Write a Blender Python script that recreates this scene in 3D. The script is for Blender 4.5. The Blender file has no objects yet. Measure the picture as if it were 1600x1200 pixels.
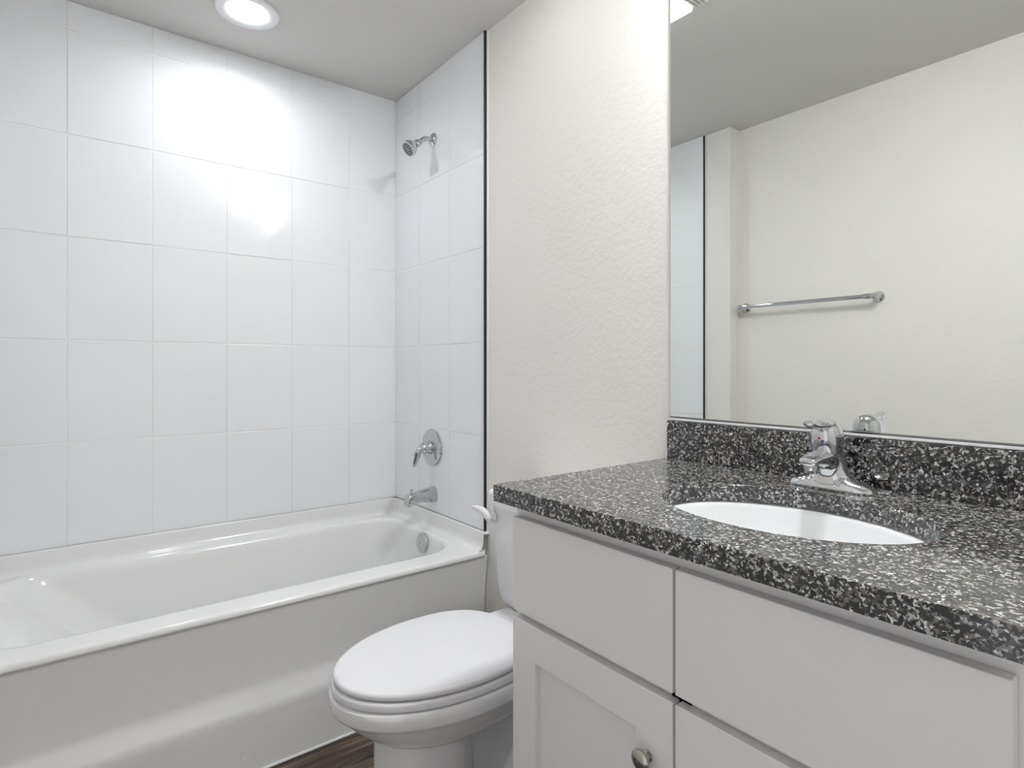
import bpy, bmesh, math, random
from mathutils import Vector, Matrix
random.seed(7)
C = bpy.context.scene.collection
K = 0.9                      # every size below is multiplied by this to give metres
PI = math.pi

# ------------------------------------------------------------------ camera
sc = bpy.context.scene
cd = bpy.data.cameras.new('camera'); cam = bpy.data.objects.new('camera', cd); C.objects.link(cam)
EYE = 1.30
cam.location = (0, -1.41 * K, EYE * K)
yaw = math.radians(37.8618)
cam.rotation_euler = (PI / 2, 0, PI / 2 - yaw)
cd.sensor_width = 36; cd.lens = 36 * 903.385 / 1600
cd.shift_y = -(600 - 573.84) / 1600
cd.clip_start = 0.01
sc.camera = cam

# ------------------------------------------------------------------ world, exposure, lamp strengths
w = bpy.data.worlds.new('world'); sc.world = w; w.use_nodes = True
w.node_tree.nodes['Background'].inputs[0].default_value = (0.8, 0.82, 0.85, 1)
w.node_tree.nodes['Background'].inputs[1].default_value = 0.42
sc.view_settings.view_transform = 'Standard'
sc.view_settings.look = 'None'
sc.view_settings.exposure = 1.50
sc.view_settings.gamma = 1.0
sc.view_settings.use_curve_mapping = False
E_DOWN, E_FAN, E_VAN = 8.5, 1.3, 78.0
P_DOWN = 0.95     # watts of the downlight's beam

# ------------------------------------------------------------------ materials
def new_mat(name):
    m = bpy.data.materials.new(name); m.use_nodes = True
    nt = m.node_tree
    return m, nt, nt.nodes['Principled BSDF']
def mat(name, col, rough=0.5, metal=0.0, spec=0.5, coat=0.0, emit=None, strength=0.0):
    m, nt, b = new_mat(name)
    b.inputs['Base Color'].default_value = (*col, 1)
    b.inputs['Roughness'].default_value = rough
    b.inputs['Metallic'].default_value = metal
    b.inputs['Specular IOR Level'].default_value = spec
    b.inputs['Coat Weight'].default_value = coat
    b.inputs['Coat Roughness'].default_value = 0.05
    if emit:
        b.inputs['Emission Color'].default_value = (*emit, 1)
        b.inputs['Emission Strength'].default_value = strength
    return m
def add_bump(m, scale, strength, dist=0.001, detail=3.0):
    nt = m.node_tree; b = nt.nodes['Principled BSDF']
    tc = nt.nodes.new('ShaderNodeTexCoord'); n = nt.nodes.new('ShaderNodeTexNoise'); bp = nt.nodes.new('ShaderNodeBump')
    n.inputs['Scale'].default_value = scale; n.inputs['Detail'].default_value = detail
    bp.inputs['Strength'].default_value = strength; bp.inputs['Distance'].default_value = dist
    nt.links.new(tc.outputs['Object'], n.inputs['Vector'])
    nt.links.new(n.outputs['Fac'], bp.inputs['Height'])
    nt.links.new(bp.outputs['Normal'], b.inputs['Normal'])
    return m
M = {}
M['paint'] = add_bump(mat('wall_paint', (0.86, 0.835, 0.80), 0.6, spec=0.3), 55, 0.5, 0.0022)
M['ceiling'] = add_bump(mat('ceiling_paint', (0.70, 0.69, 0.665), 0.8, spec=0.2), 60, 0.3, 0.002)
M['tile'] = add_bump(mat('glazed_tile', (0.89, 0.905, 0.925), 0.09, spec=0.5), 9, 0.10, 0.004, 1.0)
M['grout'] = mat('grout', (0.97, 0.97, 0.97), 0.6)
M['edge_dark'] = mat('dark_edge_metal', (0.05, 0.05, 0.05), 0.3, metal=0.6)
M['caulk'] = mat('white_caulk', (0.86, 0.86, 0.85), 0.4)
M['tub'] = add_bump(mat('tub_enamel', (0.85, 0.855, 0.845), 0.14, spec=0.5), 5, 0.05, 0.003, 1.0)
M['china'] = mat('white_china', (0.82, 0.82, 0.825), 0.10, spec=0.5)
M['seat'] = mat('white_seat_plastic', (0.80, 0.80, 0.825), 0.20, spec=0.5)
M['sinkc'] = mat('sink_china', (0.86, 0.87, 0.88), 0.08, spec=0.5)
M['chrome'] = mat('chrome', (0.60, 0.61, 0.625), 0.05, metal=1.0)
M['chromed'] = mat('darker_chrome', (0.24, 0.24, 0.25), 0.18, metal=1.0)
M['nickel'] = mat('brushed_nickel', (0.46, 0.43, 0.40), 0.22, metal=1.0)
M['rubber'] = mat('dark_nozzles', (0.06, 0.06, 0.06), 0.5)
M['cab'] = add_bump(mat('cabinet_paint', (0.80, 0.785, 0.78), 0.38, spec=0.4), 30, 0.05, 0.001)
M['cabin'] = mat('cabinet_inside', (0.42, 0.38, 0.33), 0.6)
M['lamp_white'] = mat('lamp_white', (0.85, 0.85, 0.86), 0.35)
M['fanplastic'] = mat('fan_plastic', (0.80, 0.80, 0.76), 0.45)
M['mirror'] = mat('mirror_silver', (0.83, 0.855, 0.835), 0.0, metal=1.0)
M['mirror_edge'] = mat('mirror_glass_edge', (0.10, 0.12, 0.11), 0.15)
M['lens_down'] = mat('downlight_lens', (0.9, 0.9, 0.9), 0.4, emit=(0.93, 0.96, 1.0), strength=E_DOWN)
M['lens_fan'] = mat('fan_lens', (0.9, 0.9, 0.9), 0.4, emit=(1.0, 0.985, 0.95), strength=E_FAN)
M['lens_van'] = mat('vanity_shade_glass', (0.9, 0.9, 0.9), 0.4, emit=(0.97, 0.985, 1.0), strength=E_VAN)
M['red'] = mat('red_mark', (0.35, 0.02, 0.03), 0.4)
M['blue'] = mat('blue_mark', (0.03, 0.06, 0.35), 0.4)
M['baseb'] = mat('baseboard_paint', (0.78, 0.77, 0.75), 0.4)

def granite():
    m, nt, b = new_mat('granite')
    L = nt.links.new
    tc = nt.nodes.new('ShaderNodeTexCoord')
    dn = nt.nodes.new('ShaderNodeTexNoise'); dn.inputs['Scale'].default_value = 150; dn.inputs['Detail'].default_value = 2
    mx = nt.nodes.new('ShaderNodeMix'); mx.data_type = 'VECTOR'; mx.inputs['Factor'].default_value = 0.008
    L(tc.outputs['Object'], dn.inputs['Vector']); L(tc.outputs['Object'], mx.inputs[4]); L(dn.outputs['Color'], mx.inputs[5])
    v = nt.nodes.new('ShaderNodeTexVoronoi'); v.inputs['Scale'].default_value = 320
    v.inputs['Randomness'].default_value = 1.0
    L(mx.outputs[1], v.inputs['Vector'])
    v2 = nt.nodes.new('ShaderNodeTexVoronoi'); v2.inputs['Scale'].default_value = 215
    L(mx.outputs[1], v2.inputs['Vector'])
    def ramp(stops):
        r = nt.nodes.new('ShaderNodeValToRGB'); r.color_ramp.interpolation = 'CONSTANT'
        el = r.color_ramp.elements
        el[0].position = 0; el[0].color = (*stops[0][1], 1)
        el[1].position = stops[1][0]; el[1].color = (*stops[1][1], 1)
        for p, c in stops[2:]:
            e = el.new(p); e.color = (*c, 1)
        return r
    s1 = nt.nodes.new('ShaderNodeSeparateColor'); L(v.outputs['Color'], s1.inputs[0])
    s2 = nt.nodes.new('ShaderNodeSeparateColor'); L(v2.outputs['Color'], s2.inputs[0])
    r1 = ramp([(0, (0.006, 0.007, 0.009)), (0.44, (0.035, 0.035, 0.04)), (0.55, (0.10, 0.095, 0.09)), (0.70, (0.19, 0.17, 0.15)), (0.80, (0.42, 0.44, 0.43)), (0.92, (0.72, 0.71, 0.69))])
    r2 = ramp([(0, (0.006, 0.006, 0.008)), (0.54, (0.07, 0.066, 0.064)), (0.70, (0.16, 0.14, 0.12)), (0.85, (0.38, 0.37, 0.36))])
    L(s1.outputs[0], r1.inputs[0]); L(s2.outputs[0], r2.inputs[0])
    m2 = nt.nodes.new('ShaderNodeMix'); m2.data_type = 'RGBA'
    gt = nt.nodes.new('ShaderNodeMath'); gt.operation = 'GREATER_THAN'; gt.inputs[1].default_value = 0.55
    L(s2.outputs[1], gt.inputs[0]); L(gt.outputs[0], m2.inputs['Factor'])
    L(r1.outputs[0], m2.inputs[6]); L(r2.outputs[0], m2.inputs[7])
    L(m2.outputs[2], b.inputs['Base Color'])
    b.inputs['Roughness'].default_value = 0.13
    b.inputs['IOR'].default_value = 1.54
    b.inputs['Specular IOR Level'].default_value = 0.75
    bp = nt.nodes.new('ShaderNodeBump'); bp.inputs['Strength'].default_value = 0.10; bp.inputs['Distance'].default_value = 0.0006
    L(s1.outputs[2], bp.inputs['Height']); L(bp.outputs['Normal'], b.inputs['Normal'])
    return m
M['granite'] = granite()

def wood_floor():
    m, nt, b = new_mat('wood_plank_vinyl'); L = nt.links.new
    tc = nt.nodes.new('ShaderNodeTexCoord')
    mp = nt.nodes.new('ShaderNodeMapping'); mp.inputs['Rotation'].default_value = (0, 0, PI / 2)
    L(tc.outputs['Object'], mp.inputs['Vector'])
    br = nt.nodes.new('ShaderNodeTexBrick'); br.inputs['Scale'].default_value = 1.0
    br.inputs['Brick Width'].default_value = 1.2; br.inputs['Row Height'].default_value = 0.15
    br.inputs['Mortar Size'].default_value = 0.0012
    br.inputs['Color1'].default_value = (0.30, 0.30, 0.30, 1); br.inputs['Color2'].default_value = (0.75, 0.75, 0.75, 1)
    br.inputs['Mortar'].default_value = (0, 0, 0, 1); br.offset = 0.37
    L(mp.outputs[0], br.inputs['Vector'])
    mp2 = nt.nodes.new('ShaderNodeMapping'); mp2.inputs['Scale'].default_value = (34, 1.6, 1)
    L(tc.outputs['Object'], mp2.inputs['Vector'])
    n = nt.nodes.new('ShaderNodeTexNoise'); n.inputs['Scale'].default_value = 1.6; n.inputs['Detail'].default_value = 8; n.inputs['Distortion'].default_value = 0.9
    L(mp2.outputs[0], n.inputs['Vector'])
    r = nt.nodes.new('ShaderNodeValToRGB'); e = r.color_ramp.elements
    e[0].position = 0.30; e[0].color = (0.030, 0.018, 0.013, 1)
    e[1].position = 0.72; e[1].color = (0.34, 0.28, 0.23, 1)
    x = e.new(0.50); x.color = (0.115, 0.078, 0.058, 1)
    L(n.outputs['Fac'], r.inputs[0])
    mm = nt.nodes.new('ShaderNodeMix'); mm.data_type = 'RGBA'; mm.blend_type = 'MULTIPLY'; mm.inputs['Factor'].default_value = 0.35
    L(r.outputs[0], mm.inputs[6]); L(br.outputs['Color'], mm.inputs[7])
    L(mm.outputs[2], b.inputs['Base Color']); b.inputs['Roughness'].default_value = 0.45
    bp = nt.nodes.new('ShaderNodeBump'); bp.inputs['Strength'].default_value = 0.3; bp.inputs['Distance'].default_value = 0.001
    L(n.outputs['Fac'], bp.inputs['Height']); L(bp.outputs['Normal'], b.inputs['Normal'])
    return m
M['floor'] = wood_floor()

# ------------------------------------------------------------------ helpers (numbers in scene units; K gives metres)
def box(bm, x0, x1, y0, y1, z0, z1, bev=0.0, seg=2):
    b2 = bmesh.new()
    vs = [b2.verts.new((x, y, z)) for x in (x0, x1) for y in (y0, y1) for z in (z0, z1)]
    for f in ((0, 1, 3, 2), (4, 6, 7, 5), (0, 4, 5, 1), (2, 3, 7, 6), (0, 2, 6, 4), (1, 5, 7, 3)):
        b2.faces.new([vs[i] for i in f])
    bmesh.ops.recalc_face_normals(b2, faces=b2.faces)
    if bev:
        bmesh.ops.bevel(b2, geom=list(b2.edges), offset=bev, segments=seg, profile=0.5, affect='EDGES')
    merge(bm, b2)
def merge(bm, b2, mtx=None):
    if mtx is not None: bmesh.ops.transform(b2, matrix=mtx, verts=b2.verts)
    mp = {v: bm.verts.new(v.co) for v in b2.verts}
    for f in b2.faces:
        try:
            nf = bm.faces.new([mp[v] for v in f.verts]); nf.material_index = f.material_index
        except ValueError: pass
    b2.free()
def loft(bm, rings, closed=True, cap0=False, cap1=False, wrap=False):
    R = [[bm.verts.new(p) for p in r] for r in rings]
    n = len(R[0]); pairs = list(zip(R, R[1:])) + ([(R[-1], R[0])] if wrap else [])
    for a, b in pairs:
        for i in range(n if closed else n - 1):
            j = (i + 1) % n
            bm.faces.new((a[i], a[j], b[j], b[i]))
    if cap0: bm.faces.new(list(reversed(R[0])))
    if cap1: bm.faces.new(R[-1])
    return R
def frame(d):
    d = Vector(d).normalized()
    up = Vector((0, 0, 1)) if abs(d.z) < 0.95 else Vector((1, 0, 0))
    a = d.cross(up).normalized(); b = a.cross(d).normalized()
    return a, b
def lathe(bm, origin, axis, prof, n=40, cap0=True, cap1=True):
    """prof: (distance along axis, radius)"""
    o = Vector(origin); d = Vector(axis).normalized(); a, b = frame(d)
    rings = [[o + d * h + (a * math.cos(2 * PI * i / n) + b * math.sin(2 * PI * i / n)) * max(r, 1e-5) for i in range(n)] for h, r in prof]
    loft(bm, rings, True, cap0, cap1)
def smooth_path(pts, k=8):
    P = [Vector(p) for p in pts]; out = []
    Q = [P[0] * 2 - P[1]] + P + [P[-1] * 2 - P[-2]]
    for i in range(1, len(Q) - 2):
        for s in range(k):
            t = s / k
            out.append(0.5 * ((2 * Q[i]) + (-Q[i - 1] + Q[i + 1]) * t + (2 * Q[i - 1] - 5 * Q[i] + 4 * Q[i + 1] - Q[i + 2]) * t * t + (-Q[i - 1] + 3 * Q[i] - 3 * Q[i + 1] + Q[i + 2]) * t ** 3))
    out.append(P[-1]); return out
def tube(bm, pts, rads, n=20, k=8, flat=None):
    """smooth tube; rads one per control point; flat = (width, height) factors on side / up axes"""
    P = smooth_path(pts, k)
    rs = smooth_path([(r, 0, 0) for r in rads], k)
    rings = []
    for i, p in enumerate(P):
        d = P[min(i + 1, len(P) - 1)] - P[max(i - 1, 0)]
        a, b = frame(d); fx, fy = flat or (1, 1)
        rings.append([p + (a * math.cos(2 * PI * j / n) * fx + b * math.sin(2 * PI * j / n) * fy) * rs[i].x for j in range(n)])
    loft(bm, rings, True, True, True)
def ell(cx, cy, z, a, b, n=64, p=2.0):
    o = []
    for i in range(n):
        t = 2 * PI * i / n; c, s = math.cos(t), math.sin(t)
        o.append((cx + a * math.copysign(abs(c) ** (2 / p), c), cy + b * math.copysign(abs(s) ** (2 / p), s), z))
    return o
def rr(x0, x1, y0, y1, r, z, m=10, sub=6):
    """rounded rectangle ring with a constant vertex count"""
    o = []
    cs = [(x1 - r, y1 - r, 0), (x0 + r, y1 - r, PI / 2), (x0 + r, y0 + r, PI), (x1 - r, y0 + r, 1.5 * PI)]
    arcs = [[(cx + r * math.cos(a0 + PI / 2 * i / m), cy + r * math.sin(a0 + PI / 2 * i / m)) for i in range(m + 1)] for cx, cy, a0 in cs]
    for q in range(4):
        o += arcs[q]
        a = arcs[q][-1]; b = arcs[(q + 1) % 4][0]
        for s in range(1, sub):
            t = s / sub; o.append((a[0] + (b[0] - a[0]) * t, a[1] + (b[1] - a[1]) * t))
    return [(x, y, z) for x, y in o]
WORLD = {}
def obj(name, bm, m, parent=None, ang=35, recalc=True, smooth=True):
    if recalc: bmesh.ops.recalc_face_normals(bm, faces=bm.faces)
    if parent is None:
        xs = [v.co.x for v in bm.verts]; ys = [v.co.y for v in bm.verts]; zs = [v.co.z for v in bm.verts]
        o0 = Vector(((min(xs) + max(xs)) / 2, (min(ys) + max(ys)) / 2, min(zs)))
    else: o0 = WORLD[parent.name]
    for v in bm.verts: v.co = (v.co - o0) * K
    me = bpy.data.meshes.new(name); bm.to_mesh(me); bm.free()
    if smooth:
        for p in me.polygons: p.use_smooth = True
        me.set_sharp_from_angle(angle=math.radians(ang))
    for x in (m if isinstance(m, (list, tuple)) else [m]): me.materials.append(x)
    o = bpy.data.objects.new(name, me); C.objects.link(o)
    if smooth:
        wn = o.modifiers.new('weighted_normals', 'WEIGHTED_NORMAL'); wn.keep_sharp = True; wn.weight = 50
    WORLD[o.name] = o0
    if parent: o.parent = parent
    else: o.location = o0 * K
    return o
def tag(o, label=None, cat=None, group=None, kind=None):
    if label: o['label'] = label
    if cat: o['category'] = cat
    if group: o['group'] = group
    if kind: o['kind'] = kind
    return o
def thing(name, label, cat, loc, group=None):
    o = bpy.data.objects.new(name, None); C.objects.link(o)
    o.location = Vector(loc) * K; o.empty_display_size = 0.05
    WORLD[o.name] = Vector(loc)
    return tag(o, label, cat, group)
def struct(name, bm, m, parent=None, label=None, cat=None, **kw):
    o = obj(name, bm, m, parent, **kw)
    if parent is None: o['kind'] = 'structure'
    if label: o['label'] = label
    if cat: o['category'] = cat
    return o
def B(*a, **k):
    bm = bmesh.new(); box(bm, *a, **k); return bm

# ------------------------------------------------------------------ the room
H = 2.713                    # ceiling
XB = -2.809                  # face of the tile on the long tub wall
YE = -1.70                   # face of the end wall at the far end of the tub
YR = -1.80                   # recessed wall with the towel bar
XR = 0.80
XT = -1.989                  # free edge of the tile on the mirror wall
XF = -2.07                   # free edge of the tile on the far end wall
XJ = -1.895                  # corner where the end wall steps back
struct('floor', B(XB - .13, XR + .12, YR - .12, .12, -.05, 0), M['floor'], label='brown and grey wood plank floor between tub and toilet', cat='floor', smooth=False)
struct('ceiling', B(XB - .13, XR + .12, YR - .12, .12, H, H + .06), M['ceiling'], label='plain matte off-white ceiling', cat='ceiling', smooth=False)
wl = struct('wall_left', B(XB - .13, XB - .010, YR - .12, .12, 0, H), M['grout'], label='long tub wall clad in large glossy white tiles', cat='wall', smooth=False)
wf = struct('wall_front', B(XB - .010, XR, 0, .12, 0, H), M['paint'], label='off-white textured wall carrying the shower fittings, toilet tank and mirror', cat='wall', smooth=False)
wb = bmesh.new()
DX0, DX1, DZ = -.48, .46, 2.26        # unseen doorway behind the camera, added to let in fill light
def slab(pts, z0, z1):
    lo = [wb.verts.new((x, y, z0)) for x, y in pts]; hi = [wb.verts.new((x, y, z1)) for x, y in pts]
    for i in range(len(pts)):
        j = (i + 1) % len(pts); wb.faces.new((lo[i], lo[j], hi[j], hi[i]))
    wb.faces.new(lo); wb.faces.new(hi)
slab([(XB - .010, YE), (XJ, YE), (XJ, YR), (DX0, YR), (DX0, YR - .12), (XB - .010, YR - .12)], 0, H)
slab([(DX1, YR), (XR, YR), (XR, YR - .12), (DX1, YR - .12)], 0, H)
slab([(DX0, YR), (DX1, YR), (DX1, YR - .12), (DX0, YR - .12)], DZ, H)
wbk = struct('wall_back', wb, M['paint'], label='off-white wall opposite the mirror, stepped back past the tub, with the towel bar and an added doorway that lets in fill light', cat='wall', smooth=False)
struct('wall_right', B(XR, XR + .12, YR, 0, 0, H), M['paint'], label='plain off-white wall past the vanity end', cat='wall', smooth=False)

bm = bmesh.new()
for a in ((DX0 - .065, DX0, 0, DZ + .065), (DX1, DX1 + .065, 0, DZ + .065), (DX0, DX1, DZ, DZ + .065)): box(bm, a[0], a[1], YR + .0003, YR + .018, a[2], a[3], bev=.003)
struct('trim_1', bm, M['baseb'], label='white casing around the added doorway', cat='door casing')
ROWS = [.609, 1.009, 1.405, 1.805, 2.199, 2.599, H]
G = .0023
def tiles(cols, place, bev=.0016):
    """cols: edges along the wall; place(u, z, d) -> xyz, d = height above the grout bed"""
    bm = bmesh.new()
    for c0, c1 in zip(cols, cols[1:]):
        for z0, z1 in zip(ROWS, ROWS[1:]):
            b2 = bmesh.new()
            box(b2, c0 + .0010, c1 - .0010, 0, .0105, z0 + G, z1 - G, bev=bev, seg=2)
            tu = random.uniform(-.0022, .0022); tv = random.uniform(-.0018, .0018); off = random.uniform(-.0008, .0008)
            mu, mz = (c0 + c1) / 2, (z0 + z1) / 2
            for v in b2.verts:
                if v.co.y > .004: v.co.y += (v.co.x - mu) * tu + (v.co.z - mz) * tv + off
                v.co = Vector(place(v.co.x, v.co.z, v.co.y))
            merge(bm, b2)
    return bm
colsL = [YE, -1.677, -1.396, -1.115, -.833, -.55, -.269, -.0005]
obj('grout_bed', B(XB - .010, XB - .0022, YE, 0, .609, H), M['grout'], wl, smooth=False)
obj('tile_cladding', tiles(colsL, lambda u, z, d: (XB - .0102 + d, u, z)), M['tile'], wl)
colsF = [XB + .001, -2.551, -2.269, XT]
obj('tile_cladding', tiles(colsF, lambda u, z, d: (u, -d, z)), M['tile'], wf)
bm = B(XB, XT, -.0080, 0, .609, H); obj('grout_bed', bm, M['grout'], wf, smooth=False)
bm = B(XT + .001, XT + .0065, -.016, 0, .612, H - .001, bev=.001); obj('edge_strip', bm, M['edge_dark'], wf)
bm = B(XT + .007, XT + .017, -.006, 0, .60, H - .001, bev=.002); tag(obj('caulk_line', bm, M['caulk'], wf), 'white caulk line')
colsE = [XB + .001, -2.60, -2.335, XF]
obj('tile_cladding', tiles(colsE, lambda u, z, d: (u, YE + d, z)), M['tile'], wbk)
bm = B(XB, XF, YE, YE + .0080, .609, H); obj('grout_bed', bm, M['grout'], wbk, smooth=False)
bm = B(XF + .001, XF + .006, YE, YE + .013, .612, H - .001, bev=.001); obj('edge_strip', bm, M['edge_dark'], wbk)
struct('baseboard_front', B(-1.955, -1.045, -.015, 0, 0, .095, bev=.003), M['baseb'], label='white baseboard behind the toilet', cat='baseboard')
struct('baseboard_right', B(XR - .015, XR, YR + .02, 0, 0, .095, bev=.003), M['baseb'], label='white baseboard along the wall past the vanity', cat='baseboard')
struct('baseboard_back', B(XJ + .001, DX0 - .066, YR, YR + .015, 0, .095, bev=.003), M['baseb'], label='white baseboard under the towel bar', cat='baseboard')

# ------------------------------------------------------------------ bathtub
tub = thing('bathtub', 'white alcove bathtub with flat apron along the tiled wall', 'bathtub', (-2.39, -.85, 0))
bm = bmesh.new()
X0, X1, Y0, Y1, ZR = XB + .003, -1.968, YE + .016, -.014, .535
rings = [rr(X0, X1 - .008, Y0, Y1, .012, .509), rr(X0, X1 - .001, Y0, Y1, .012, .513), rr(X0, X1, Y0, Y1, .014, .519), rr(X0, X1 - .002, Y0, Y1, .014, .527), rr(X0, X1 - .006, Y0, Y1, .014, .532), rr(X0, X1 - .015, Y0, Y1, .014, ZR)]
bx0, bx1, by0, by1 = -2.762, -2.076, -1.62, -.072
def basin(i0, i1, j0, j1, r, z): return rr(bx0 + i0, bx1 - i1, by0 + j0, by1 - j1, r, z)
rings += [basin(-.012, -.012, -.01, -.012, .165, ZR), basin(0, 0, 0, 0, .155, ZR - .002), basin(.008, .008, .01, .008, .15, ZR - .008), basin(.015, .015, .03, .014, .145, ZR - .020),
          basin(.020, .020, .06, .018, .14, ZR - .04), basin(.034, .034, .18, .030, .135, .40), basin(.05, .05, .33, .046, .13, .27),
          basin(.062, .062, .44, .062, .125, .19), basin(.08, .08, .49, .085, .115, .165), basin(.11, .11, .54, .12, .10, .155), basin(.20, .20, .75, .30, .06, .150)]
loft(bm, rings, True, False, True)
obj('basin', bm, M['tub'], tub, ang=60)
# raised lip against the three walls
bm = bmesh.new()
def upath(off, z, r=.045):
    xa, ya, yb = XB + .0015 + off, YE + .013 + off, -.0125 - off
    pts = [(-1.975, yb)]
    pts += [(-2.45, yb)]
    rad = max(r - off, .004)
    for i in range(9):
        a = PI / 2 + PI / 2 * i / 8; pts.append((xa + rad + rad * math.cos(a), yb - rad + rad * math.sin(a)))
    for i in range(9):
        a = PI + PI / 2 * i / 8; pts.append((xa + rad + rad * math.cos(a), ya + rad + rad * math.sin(a)))
    pts += [(-2.45, ya), (-1.975, ya)]
    return [(x, y, z) for x, y in pts]
lp = [(0, .530), (0, .6085), (.003, .6115), (.008, .611), (.011, .606), (.012, .575), (.014, .557), (.019, .546), (.027, .539), (.038, .5352), (.040, .530)]
loft(bm, [upath(o, z) for o, z in lp], False, wrap=True)
obj('wall_lip', bm, M['tub'], tub, ang=60)
bm = B(-1.990, -1.966, -.024, -.0005, .600, .612, bev=.005, seg=3); tag(obj('lip_end', bm, M['tub'], tub), 'rounded end of the wall lip')
bm = bmesh.new()
ap = [(-1.974, .512), (-1.977, .495), (-1.983, .46), (-1.990, .40), (-1.996, .33), (-1.997, .275), (-1.993, .25), (-1.974, .215), (-1.968, .200), (-1.967, .180), (-1.967, 0.0), (-2.03, 0.0), (-2.03, .512)]
ny = 12; ya, yb = YE + .016, -.004
loft(bm, [[(x, ya + (yb - ya) * i / ny, z) for x, z in ap] for i in range(ny + 1)], True, True, True)
obj('apron', bm, M['tub'], tub, ang=50)
bm = B(-1.972, -1.961, ya, yb, 0, .008, bev=.003); tag(obj('caulk_bead', bm, M['caulk'], tub), 'white caulk bead along the floor')
bm = bmesh.new(); oc = (-2.362, -.092, .490); od = Vector((0, -1, .10))
lathe(bm, oc, od, [(0, .045), (.008, .046), (.012, .0445), (.0145, .041), (.0145, .001)], 40)
ov = tag(obj('overflow_plate', bm, M['chrome'], tub), 'round chrome overflow plate')
bm = bmesh.new(); lathe(bm, Vector(oc) + od.normalized() * .0143, od, [(0, .004), (.002, .0035), (.003, .001)], 14); obj('screw', bm, M['chromed'], ov)
bm = bmesh.new(); lathe(bm, (-2.42, -.40, .150), (0, 0, 1), [(0, .035), (.004, .034), (.006, .028), (.003, .022), (.003, .001)], 32); tag(obj('drain', bm, M['chrome'], tub), 'chrome tub drain')

# ------------------------------------------------------------------ shower fittings
sx = -2.413
sh = thing('shower', 'chrome shower head on a bent arm high on the tiled wall', 'shower head', (sx, -.012, 2.385))
bm = bmesh.new(); lathe(bm, (sx, -.0115, 2.385), (0, -1, 0), [(0, .033), (.003, .033), (.009, .027), (.012, .018), (.013, .012)], 36); obj('flange', bm, M['chrome'], sh)
bm = bmesh.new(); tube(bm, [(sx, -.012, 2.385), (sx, -.035, 2.386), (sx, -.062, 2.378), (sx, -.088, 2.356)], [.0115] * 4, 20); obj('arm', bm, M['chrome'], sh)
hd = Vector((0, -.78, -.62)).normalized(); ho = Vector((sx, -.084, 2.359))
bm = bmesh.new(); lathe(bm, ho, hd, [(0, .014), (.006, .017), (.014, .019), (.022, .017), (.026, .016), (.040, .026), (.058, .036), (.070, .0385), (.078, .0375), (.079, .033)], 40); obj('head', bm, M['chrome'], sh)
bm = bmesh.new(); lathe(bm, ho + hd * .0765, hd, [(0, .0335), (.0025, .033), (.003, .001)], 32); sf = tag(obj('spray_face', bm, M['chromed'], sh), 'dark spray face')
bm = bmesh.new(); fa, fb = frame(hd)
for rr_, n_ in ((.012, 6), (.024, 12)):
    for i in range(n_):
        a = 2 * PI * i / n_
        lathe(bm, ho + hd * .0785 + (fa * math.cos(a) + fb * math.sin(a)) * rr_, hd, [(0, .0028), (.003, .002)], 8)
tag(obj('nozzles', bm, M['rubber'], sf), 'ring of black nozzles', kind='stuff')

vx, vz = -2.420, .917
vv = thing('shower_valve', 'chrome shower valve with round plate and drooping lever above the tub spout', 'shower valve', (vx, -.012, vz))
bm = bmesh.new(); lathe(bm, (vx, -.0115, vz), (0, -1, 0), [(0, .087), (.004, .088), (.009, .085), (.013, .076), (.016, .050), (.017, .034)], 56); obj('plate', bm, M['chrome'], vv)
bm = bmesh.new(); lathe(bm, (vx, -.026, vz), (0, -1, 0), [(0, .034), (.012, .033), (.014, .028), (.030, .027), (.040, .026), (.050, .021), (.054, .012), (.055, .001)], 40); obj('hub', bm, M['chrome'], vv)
bm = bmesh.new(); tube(bm, [(vx - .004, -.058, vz + .006), (vx - .008, -.082, vz - .012), (vx - .014, -.090, vz - .045), (vx - .020, -.098, vz - .080), (vx - .022, -.100, vz - .088)], [.017, .020, .016, .0105, .006], 20, flat=(1.0, .62)); obj('lever', bm, M['chrome'], vv)

zs = .695
sp = thing('tub_spout', 'chrome tub spout with pull-up diverter knob below the shower valve', 'faucet', (sx, -.012, zs))
bm = bmesh.new()
def sring(y, z0, z1, wd, p=2.6, n=36):
    cz, hh = (z0 + z1) / 2, (z1 - z0) / 2
    return [(sx + wd * math.copysign(abs(math.cos(2 * PI * i / n)) ** (2 / p), math.cos(2 * PI * i / n)), y, cz + hh * math.copysign(abs(math.sin(2 * PI * i / n)) ** (2 / p), math.sin(2 * PI * i / n))) for i in range(n)]
loft(bm, [sring(-.0115, zs - .036, zs + .034, .034), sring(-.030, zs - .036, zs + .034, .034), sring(-.050, zs - .034, zs + .031, .031), sring(-.080, zs - .030, zs + .026, .028, 3), sring(-.105, zs - .030, zs + .022, .027, 3.4),
          sring(-.118, zs - .038, zs + .019, .026, 3.6), sring(-.145, zs - .044, zs + .014, .025, 3.8), sring(-.153, zs - .044, zs + .008, .023, 3.8), sring(-.157, zs - .040, zs - .002, .019, 3.4)], True, True, True)
obj('body', bm, M['chrome'], sp, ang=50)
bm = bmesh.new(); lathe(bm, (sx, -.128, zs + .016), (0, 0, 1), [(0, .0045), (.012, .0045), (.013, .009), (.019, .010), (.021, .007), (.021, .001)], 20); obj('diverter_knob', bm, M['chrome'], sp)

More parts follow.
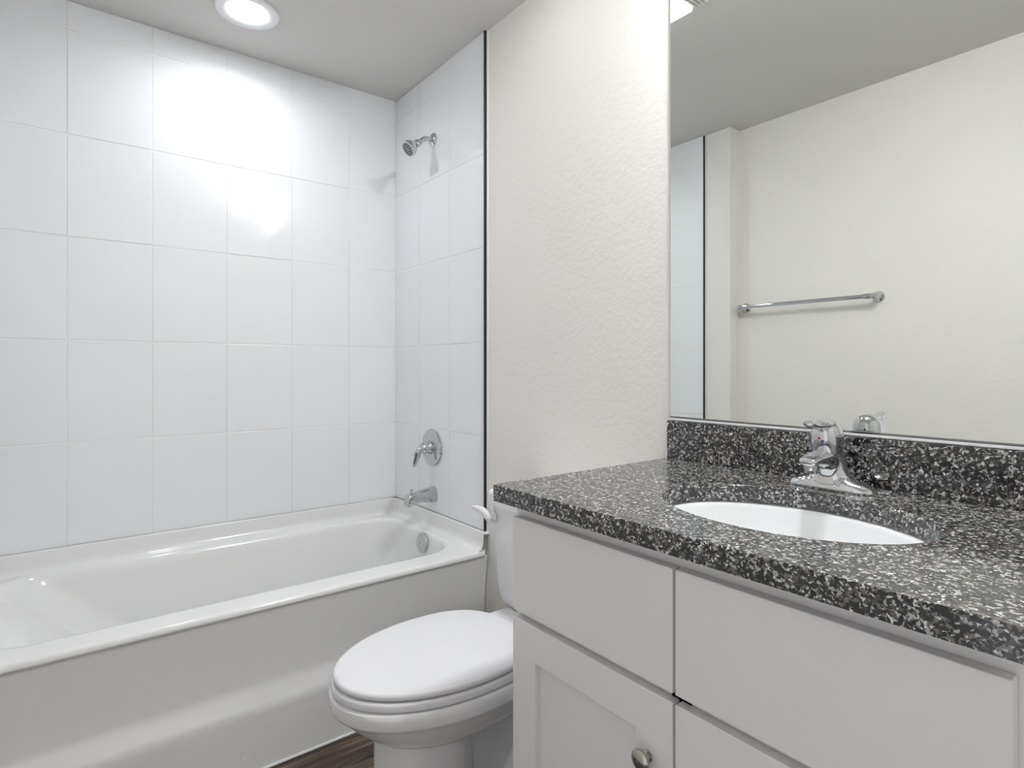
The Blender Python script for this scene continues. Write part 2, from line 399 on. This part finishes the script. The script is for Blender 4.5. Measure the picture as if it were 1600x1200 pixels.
# ------------------------------------------------------------------ toilet
TX = -1.388
to = thing('toilet', 'white toilet with closed lid between tub and vanity', 'toilet', (TX, -.45, 0))
def egg(z, a, yf, yb, n=72, pf=2.0, pb=2.6, ym=None):
    """outline: half ellipse to the front (yf), squarer half to the back (yb)"""
    ym = (yf + yb) / 2 if ym is None else ym
    o = []
    for i in range(n):
        t = 2 * PI * i / n; c, s = math.cos(t), math.sin(t)
        p, L_ = (pb, yb - ym) if s > 0 else (pf, ym - yf)
        o.append((TX + a * math.copysign(abs(c) ** (2 / p), c), ym + L_ * math.copysign(abs(s) ** (2 / p), s), z))
    return o
YM = -.565
bm = bmesh.new()
def E_(z, ins, yb=-.335): return egg(z, .207 - ins, -.878 + ins, yb - ins * .5, ym=YM)
loft(bm, [E_(.5095, .008), E_(.5105, .003), E_(.513, .0005), E_(.519, 0), E_(.5225, .001), E_(.5255, .0035), E_(.527, .007), E_(.5278, .012), E_(.5285, .06), E_(.529, .12)], True, True, True)
obj('lid', bm, M['seat'], to, ang=60)
bm = bmesh.new()
def S_(z, ins, yb=-.312): return egg(z, .209 - ins, -.882 + ins, yb, ym=YM)
loft(bm, [S_(.484, .006), S_(.4855, .001), S_(.488, -.001), S_(.500, -.001), S_(.504, .001), S_(.506, .005), S_(.5065, .012)], True, True, True)
obj('seat', bm, M['seat'], to, ang=60)
for s in (-1, 1):
    bm = bmesh.new(); tube(bm, [(TX + s * .065 - .022, -.330, .503), (TX + s * .065 + .022, -.330, .503)], [.009, .009], 16); obj('hinge', bm, M['seat'], to)
bm = bmesh.new()
rings = [egg(.482, .200, -.868, -.26, ym=YM, pb=4), egg(.4815, .210, -.880, -.25, ym=YM, pb=4), egg(.477, .2155, -.887, -.245, ym=YM, pb=4), egg(.465, .2165, -.888, -.245, ym=YM, pb=4), egg(.447, .2155, -.886, -.25, ym=YM, pb=4),
         egg(.440, .213, -.882, -.25, ym=YM, pb=4), egg(.435, .206, -.873, -.26, ym=YM, pb=4), egg(.420, .198, -.860, -.27, ym=YM, pb=3.6), egg(.397, .186, -.838, -.29, ym=YM, pb=3.2), egg(.370, .168, -.808, -.31, ym=YM, pb=3),
         egg(.350, .147, -.782, -.33, ym=YM, pb=3), egg(.338, .120, -.755, -.34, ym=YM, pb=3)]
loft(bm, rings, True, True, True)
obj('bowl', bm, M['china'], to, ang=50)
bm = bmesh.new()   # column below the bowl
loft(bm, [ell(TX, -.635, .375, .114, .122, 48, 2.6), ell(TX, -.635, .365, .118, .126, 48, 2.6), ell(TX, -.635, .20, .119, .127, 48, 2.6), ell(TX, -.64, .05, .126, .134, 48, 2.6), ell(TX, -.64, .012, .134, .142, 48, 2.6), ell(TX, -.64, 0, .134, .142, 48, 2.6)], True, True, True)
obj('pedestal', bm, M['china'], to, ang=40)
bm = bmesh.new()   # foot running back to the wall, and the body behind the column
loft(bm, [rr(TX - .125, TX + .125, -.66, -.10, .06, 0), rr(TX - .125, TX + .125, -.66, -.10, .06, .035), rr(TX - .112, TX + .112, -.64, -.115, .05, .05), rr(TX - .085, TX + .085, -.62, -.13, .04, .07),
          rr(TX - .078, TX + .078, -.60, -.14, .04, .22), rr(TX - .095, TX + .095, -.58, -.12, .04, .33), rr(TX - .16, TX + .16, -.50, -.06, .05, .42), rr(TX - .178, TX + .178, -.46, -.05, .05, .455), rr(TX - .178, TX + .178, -.46, -.05, .05, .480), rr(TX - .172, TX + .172, -.45, -.055, .045, .4845)], True, True, True)
obj('base', bm, M['china'], to, ang=45)
for s in (-1, 1):
    bm = bmesh.new()
    tube(bm, [(TX + s * .085, -.60, .17), (TX + s * .092, -.50, .11), (TX + s * .095, -.41, .12), (TX + s * .098, -.35, .20), (TX + s * .10, -.29, .28), (TX + s * .095, -.22, .27), (TX + s * .09, -.18, .18), (TX + s * .085, -.16, .06)], [.050, .056, .058, .055, .052, .052, .050, .045], 24, flat=(.6, 1))
    obj('trapway', bm, M['china'], to)
    bm = bmesh.new(); lathe(bm, (TX + s * .112, -.33, .045), (0, 0, 1), [(0, .016), (.012, .016), (.020, .011), (.023, .001)], 20); obj('bolt_cap', bm, M['seat'], to)
bm = bmesh.new()
def TR(z, dx, y0, r): return rr(TX - .250 + dx, TX + .250 - dx, y0, -.022, min(r, .024), z)
loft(bm, [TR(.4855, .060, -.205, .035), TR(.488, .048, -.212, .035), TR(.500, .036, -.220, .038), TR(.53, .026, -.226, .04), TR(.62, .018, -.231, .04), TR(.825, .008, -.238, .035)], True, True, True)
obj('tank', bm, M['china'], to, ang=50)
bm = bmesh.new()
def TL(z, ins, r): return rr(TX - .258 + ins, TX + .258 - ins, -.256 + ins, -.016 - ins, r, z)
loft(bm, [TL(.826, .006, .03), TL(.829, 0, .035), TL(.862, 0, .035), TL(.872, .003, .033), TL(.878, .009, .028), TL(.881, .018, .02)], True, True, True)
obj('tank_lid', bm, M['china'], to, ang=50)
bm = bmesh.new()
lathe(bm, (TX - .222, -.238, .788), (0, -1, 0), [(0, .020), (.004, .021), (.007, .016), (.014, .011), (.018, .009)], 24)
fl = obj('flush_lever', bm, M['seat'], to)
bm = bmesh.new(); tube(bm, [(TX - .220, -.256, .768), (TX - .222, -.262, .788), (TX - .240, -.270, .806), (TX - .268, -.276, .812), (TX - .292, -.280, .812)], [.010, .016, .016, .012, .006], 16, flat=(.8, .8)); obj('handle', bm, M['seat'], fl)
# supply line
bm = bmesh.new(); tube(bm, [(TX - .20, -.001, .20), (TX - .20, -.05, .20), (TX - .195, -.07, .26), (TX - .17, -.10, .38), (TX - .165, -.11, .495)], [.006] * 5, 12); tag(obj('supply_hose', bm, M['seat'], to), 'thin white water supply hose')

# ------------------------------------------------------------------ vanity
CZ = EYE - .263              # counter top surface
CX0, CX1, CY0 = -1.052, -.143, -.645
cab = thing('vanity_cabinet', 'light grey shaker vanity cabinet under the granite counter', 'cabinet', (-.6, -.3, 0))
VX0, VX1, YFr = -1.034, -.150, -.592
ZT = CZ - .0375
bm = bmesh.new(); box(bm, VX0, VX0 + .018, YFr + .02, -.002, 0, ZT, bev=.001); obj('side_panel', bm, M['cab'], cab)
bm = bmesh.new(); box(bm, VX1 - .018, VX1, YFr + .02, -.002, 0, ZT, bev=.001); obj('side_panel', bm, M['cab'], cab)
bm = bmesh.new(); box(bm, VX0 + .0185, VX1 - .0185, YFr + .02, -.002, .11, .125); obj('bottom_panel', bm, M['cabin'], cab, smooth=False)
bm = bmesh.new(); box(bm, VX0 + .0185, VX1 - .0185, -.53, -.515, 0, .11); obj('toe_kick', bm, M['cab'], cab, smooth=False)
ZD0, ZD1 = EYE - .333, EYE - .541   # drawer front top / bottom
ZP = EYE - .556                     # door top
bm = bmesh.new()
for a in ((VX0, VX0 + .04, .10, ZT), (VX1 - .04, VX1, .10, ZT), (-.609, -.569, .10, ZT - .04), (VX0 + .04, VX1 - .04, ZT - .085, ZT), (VX0 + .04, VX1 - .04, ZP - .02, ZD1 + .02), (VX0 + .04, VX1 - .04, .10, .14)):
    box(bm, a[0], a[1], YFr, YFr + .019, a[2], a[3])
obj('face_frame', bm, M['cab'], cab, smooth=False)
YD = YFr - .0005; TH = .021
for x0, x1, lb in ((-1.022, -.5925, 'flat drawer front over the left door'), (-.5875, -.158, 'flat drawer front under the sink')):
    tag(obj('drawer_front', B(x0, x1, YD - TH, YD, ZD1, ZD0, bev=.0022, seg=2), M['cab'], cab, ang=50), lb)
def door(x0, x1, z0, z1, kx):
    bm = bmesh.new(); y0, y1 = YD - TH, YD; sw = .078
    box(bm, x0 + sw - .006, x1 - sw + .006, y0 + .014, y1 - .002, z0 + sw - .006, z1 - sw + .006)
    box(bm, x0, x0 + sw, y0, y1, z0, z1, bev=.0022); box(bm, x1 - sw, x1, y0, y1, z0, z1, bev=.0022)
    box(bm, x0 + sw - .0022, x1 - sw + .0022, y0, y1, z1 - sw, z1, bev=.0015); box(bm, x0 + sw - .0022, x1 - sw + .0022, y0, y1, z0, z0 + sw, bev=.0015)
    d = obj('door', bm, M['cab'], cab, ang=50)
    bm = bmesh.new()
    lathe(bm, (kx, y0, EYE - .669), (0, -1, 0), [(0, .0095), (.002, .0095), (.004, .0065), (.012, .0055), (.015, .008), (.017, .0165), (.020, .0185), (.023, .0180), (.026, .0145), (.028, .009), (.0285, .001)], 36)
    tag(obj('knob', bm, M['nickel'], d), 'round brushed nickel knob')
    return d
tag(door(-1.022, -.5925, .13, ZP, -.6425), 'left shaker door')
tag(door(-.5875, -.158, .13, ZP, -.5325), 'right shaker door')

# counter with the oval cut-out
SXc, SYc, SA, SB = -.540, -.345, .240, .182
N = 160
def rect_ring(ins, z):
    x0, x1, y0, y1 = CX0 + ins, CX1 - ins, CY0 + ins, -.002 - (ins if ins < 1 else 0)
    pts = []
    for i in range(N):
        t = 2 * PI * i / N; c, s = math.cos(t), math.sin(t)
        k = min([(x1 - SXc) / c if c > 1e-9 else 1e9, (x0 - SXc) / c if c < -1e-9 else 1e9, (y1 - SYc) / s if s > 1e-9 else 1e9, (y0 - SYc) / s if s < -1e-9 else 1e9])
        pts.append([SXc + c * k, SYc + s * k, z])
    for cx_ in (x0, x1):
        for cy_ in (y0, y1):
            j = min(range(N), key=lambda q: (pts[q][0] - cx_) ** 2 + (pts[q][1] - cy_) ** 2); pts[j] = [cx_, cy_, z]
    return [tuple(p) for p in pts]
CB = CZ - .037
bm = bmesh.new()
def hole(g, z): return ell(SXc, SYc, z, SA + g, SB + g, N)
loft(bm, [rect_ring(.0, CB), rect_ring(0, CZ - .0015), rect_ring(.0015, CZ), hole(.0015, CZ), hole(0, CZ - .0015), hole(0, CB)], True, wrap=True)
tag(obj('countertop', bm, M['granite'], ang=40), 'speckled black, grey and white granite countertop with an oval sink cut-out', 'countertop')
tag(obj('backsplash', B(-1.052, -.143, -.0215, -.002, CZ + .0003, EYE - .155, bev=.0015), M['granite']), 'low speckled granite backsplash strip under the mirror', 'backsplash')
# sink
sk = thing('sink', 'white oval undermount sink set below the granite counter', 'sink', (SXc, SYc, CB - .17))
bm = bmesh.new()
def sr(g, z, q=1.0): return ell(SXc, SYc, z, (SA + g) * q, (SB + g) * q, 72)
loft(bm, [sr(.030, CB - .012), sr(.030, CB - .0008), sr(.004, CB - .0008), sr(.000, CB - .004), sr(-.004, CB - .012), sr(-.010, CB - .04), sr(-.024, CB - .08), sr(-.05, CB - .115), sr(-.085, CB - .137), sr(-.13, CB - .150), ell(SXc, SYc, CB - .154, .03, .03, 72),
          ell(SXc, SYc, CB - .165, .03, .03, 72), sr(-.12, CB - .165), sr(-.07, CB - .150), sr(-.03, CB - .115), sr(0, CB - .06), sr(.006, CB - .012)], True, wrap=True)
obj('bowl', bm, M['sinkc'], sk, ang=50)
bm = bmesh.new(); lathe(bm, (SXc, SYc, CB - .163), (0, 0, 1), [(0, .027), (.009, .028), (.0105, .026), (.009, .020), (.014, .019), (.016, .014), (.0165, .001)], 32); obj('drain', bm, M['chrome'], sk)

# faucet
FX, FY = -.566, -.092
fc = thing('bathroom_faucet', 'chrome single-lever faucet on the granite counter behind the sink', 'faucet', (FX, FY, CZ))
bm = bmesh.new()   # base with two sloping wings
def fr(z, a, b, p=2.8, dy=0): return ell(FX, FY + dy, z, a, b, 64, p)
loft(bm, [fr(CZ + .0003, .088, .033), fr(CZ + .004, .089, .034), fr(CZ + .008, .087, .033), fr(CZ + .014, .082, .031), fr(CZ + .019, .066, .030), fr(CZ + .024, .048, .029, 2.4), fr(CZ + .034, .036, .028, 2.2), fr(CZ + .055, .031, .028, 2.0, -.004), fr(CZ + .075, .029, .029, 2.0, -.010), fr(CZ + .092, .028, .030, 2.0, -.015)], True, True, True)
obj('base', bm, M['chrome'], fc, ang=60)
bm = bmesh.new()   # spout
def spr(y, z0, z1, wd, p=2.6, n=40):
    cz, hh = (z0 + z1) / 2, (z1 - z0) / 2
    return [(FX + wd * math.copysign(abs(math.cos(2 * PI * i / n)) ** (2 / p), math.cos(2 * PI * i / n)), y, cz + hh * math.copysign(abs(math.sin(2 * PI * i / n)) ** (2 / p), math.sin(2 * PI * i / n))) for i in range(n)]
loft(bm, [spr(-.088, CZ + .034, CZ + .092, .024), spr(-.110, CZ + .040, CZ + .094, .026), spr(-.135, CZ + .049, CZ + .088, .0245), spr(-.160, CZ + .056, CZ + .084, .0225), spr(-.185, CZ + .059, CZ + .080, .021), spr(-.200, CZ + .060, CZ + .076, .018), spr(-.205, CZ + .063, CZ + .072, .012)], True, True, True)
spt = obj('spout', bm, M['chrome'], fc, ang=60)
bm = bmesh.new(); lathe(bm, (FX, -.183, CZ + .062), (0, 0, -1), [(0, .0155), (.010, .0155), (.011, .0135), (.018, .0135), (.019, .010), (.019, .001)], 28); obj('aerator', bm, M['chrome'], spt)
bm = bmesh.new()   # domed handle cap
def hr(h, a, b, p=2.3, dy=0): return ell(FX, -.112 + dy, CZ + h, a, b, 56, p)
loft(bm, [hr(.079, .026, .029), hr(.081, .0290, .0325), (hr(.105, .0305, .0345)), hr(.120, .0300, .0345, 2.3, -.001), hr(.132, .0280, .0325, 2.2, -.001), hr(.141, .0235, .0275, 2.1), hr(.147, .0165, .0195, 2), hr(.150, .008, .010, 2), hr(.1505, .002, .002, 2)], True, True, True)
hc = obj('handle', bm, M['chrome'], fc, ang=60)
bm = bmesh.new(); tube(bm, [(FX, -.118, CZ + .139), (FX, -.145, CZ + .141), (FX, -.170, CZ + .141), (FX, -.192, CZ + .146), (FX, -.202, CZ + .150)], [.019, .016, .0125, .011, .006], 20, flat=(1.1, .62)); obj('lever', bm, M['chrome'], hc)
bm = bmesh.new(); lathe(bm, (FX - .001, -.1455, CZ + .113), (0, -1, .05), [(0, .0028), (.0016, .0026), (.002, .001)], 16); tag(obj('hot_mark', bm, M['red'], hc), 'small red hot-water dot')
bm = bmesh.new(); lathe(bm, (FX + .006, -.1455, CZ + .107), (0, -1, .05), [(0, .0028), (.0016, .0026), (.002, .001)], 16); tag(obj('cold_mark', bm, M['blue'], hc), 'small blue cold-water dot')

# ------------------------------------------------------------------ mirror
MX0, MX1, MZ0, MZ1 = -1.050, -.145, EYE - .147, 2.44
mr = thing('wall_mirror', 'large frameless wall mirror above the granite backsplash', 'mirror', ((MX0 + MX1) / 2, -.003, MZ0))
bm = B(MX0, MX1, -.0060, -.0005, MZ0, MZ1)
me_ = obj('glass_sheet', bm, [M['mirror_edge'], M['mirror']], mr, smooth=False)
for p in me_.data.polygons:
    if p.normal.y < -.9: p.material_index = 1
tag(obj('bottom_channel', B(MX0 - .001, MX1, -.0105, -.0062, MZ0 - .0005, MZ0 + .0042, bev=.0006), M['chromed'], mr), 'thin dark metal channel along the bottom edge')
tag(obj('caulk_line', B(MX0 - .001, MX1, -.0125, -.0005, MZ0 - .0068, MZ0 - .0008, bev=.001), M['caulk'], mr), 'white caulk line under the mirror')

# ------------------------------------------------------------------ towel bar
TZ = EYE + .350
tb = thing('towel_bar', 'chrome towel bar on the wall opposite the mirror', 'towel bar', (-1.50, YR, TZ))
XA, XC = -1.852, -1.150
for x, s in ((XA, 1), (XC, -1)):
    bm = bmesh.new(); lathe(bm, (x, YR + .0005, TZ), (0, 1, 0), [(0, .029), (.004, .029), (.010, .026), (.018, .018), (.030, .0125), (.052, .0120), (.060, .0145), (.076, .0145), (.082, .010), (.083, .001)], 36)
    br = obj('bracket', bm, M['chrome'], tb)
    bm = bmesh.new(); lathe(bm, (x + s * .008, YR + .068, TZ), (s, 0, 0), [(0, .0140), (.025, .0140), (.028, .0125), (.040, .0125), (.042, .0106)], 24); obj('collar', bm, M['chrome'], br)
bm = bmesh.new(); lathe(bm, (XA, YR + .068, TZ), (1, 0, 0), [(0, .0105), (XC - XA, .0105)], 24); obj('bar', bm, M['chrome'], tb)

# ------------------------------------------------------------------ lamps
dl = thing('recessed_downlight', 'round recessed ceiling light above the bathtub', 'ceiling light', (-2.455, -.83, H))
bm = bmesh.new(); lathe(bm, (-2.455, -.83, H - .0003), (0, 0, -1), [(0, .118), (.004, .118), (.009, .112), (.010, .095), (.006, .079), (.002, .075)], 64, cap1=False); obj('trim_ring', bm, M['lamp_white'], dl)
bm = bmesh.new(); lathe(bm, (-2.455, -.83, H - .0025), (0, 0, -1), [(0, .0745), (.003, .074), (.004, .065), (.0045, .001)], 64); tag(obj('lens', bm, M['lens_down'], dl), 'bright round lens')

def beam(name, x, y, z, sx_, sy_, watts, col, spread, shape):
    l = bpy.data.lights.new(name, 'AREA'); l.shape = shape; l.size = sx_ * K
    if shape == 'RECTANGLE': l.size_y = sy_ * K
    l.energy = watts; l.color = col; l.spread = math.radians(spread)
    o = bpy.data.objects.new(name, l); o.location = (x * K, y * K, z * K); C.objects.link(o)
beam('downlight_beam', -2.455, -.83, H - .012, .15, 0, P_DOWN, (.93, .96, 1.0), 160, 'DISK')
fx0, fx1, fy0, fy1 = -1.660, -1.255, -.535, -.235
fn = thing('exhaust_fan_light', 'square ceiling exhaust fan with a lit lens, reflected at the top corner of the mirror', 'ceiling light', ((fx0 + fx1) / 2, (fy0 + fy1) / 2, H))
obj('housing', B(fx0, fx1, fy0, fy1, H - .022, H - .0003, bev=.006), M['fanplastic'], fn)
obj('lens', B(fx0 + .02, -1.330, fy0 + .014, fy1 - .014, H - .042, H - .018, bev=.008, seg=3), M['lens_fan'], fn)
bm = bmesh.new()
for i in range(4): box(bm, -1.322 + i * .0155, -1.314 + i * .0155, fy0 + .012, fy1 - .012, H - .034, H - .018, bev=.002)
obj('grille', bm, M['fanplastic'], fn)

vl = thing('flush_ceiling_light', 'round flush ceiling light over the vanity', 'ceiling light', (-.52, -.20, H))
bm = bmesh.new(); lathe(bm, (-.52, -.20, H - .0003), (0, 0, -1), [(0, .106), (.012, .108), (.016, .104)], 56); obj('base', bm, M['nickel'], vl)
bm = bmesh.new(); lathe(bm, (-.52, -.20, H - .0165), (0, 0, -1), [(0, .098), (.014, .097), (.026, .090), (.034, .075), (.040, .05), (.042, .001)], 56); obj('shade', bm, M['lens_van'], vl)
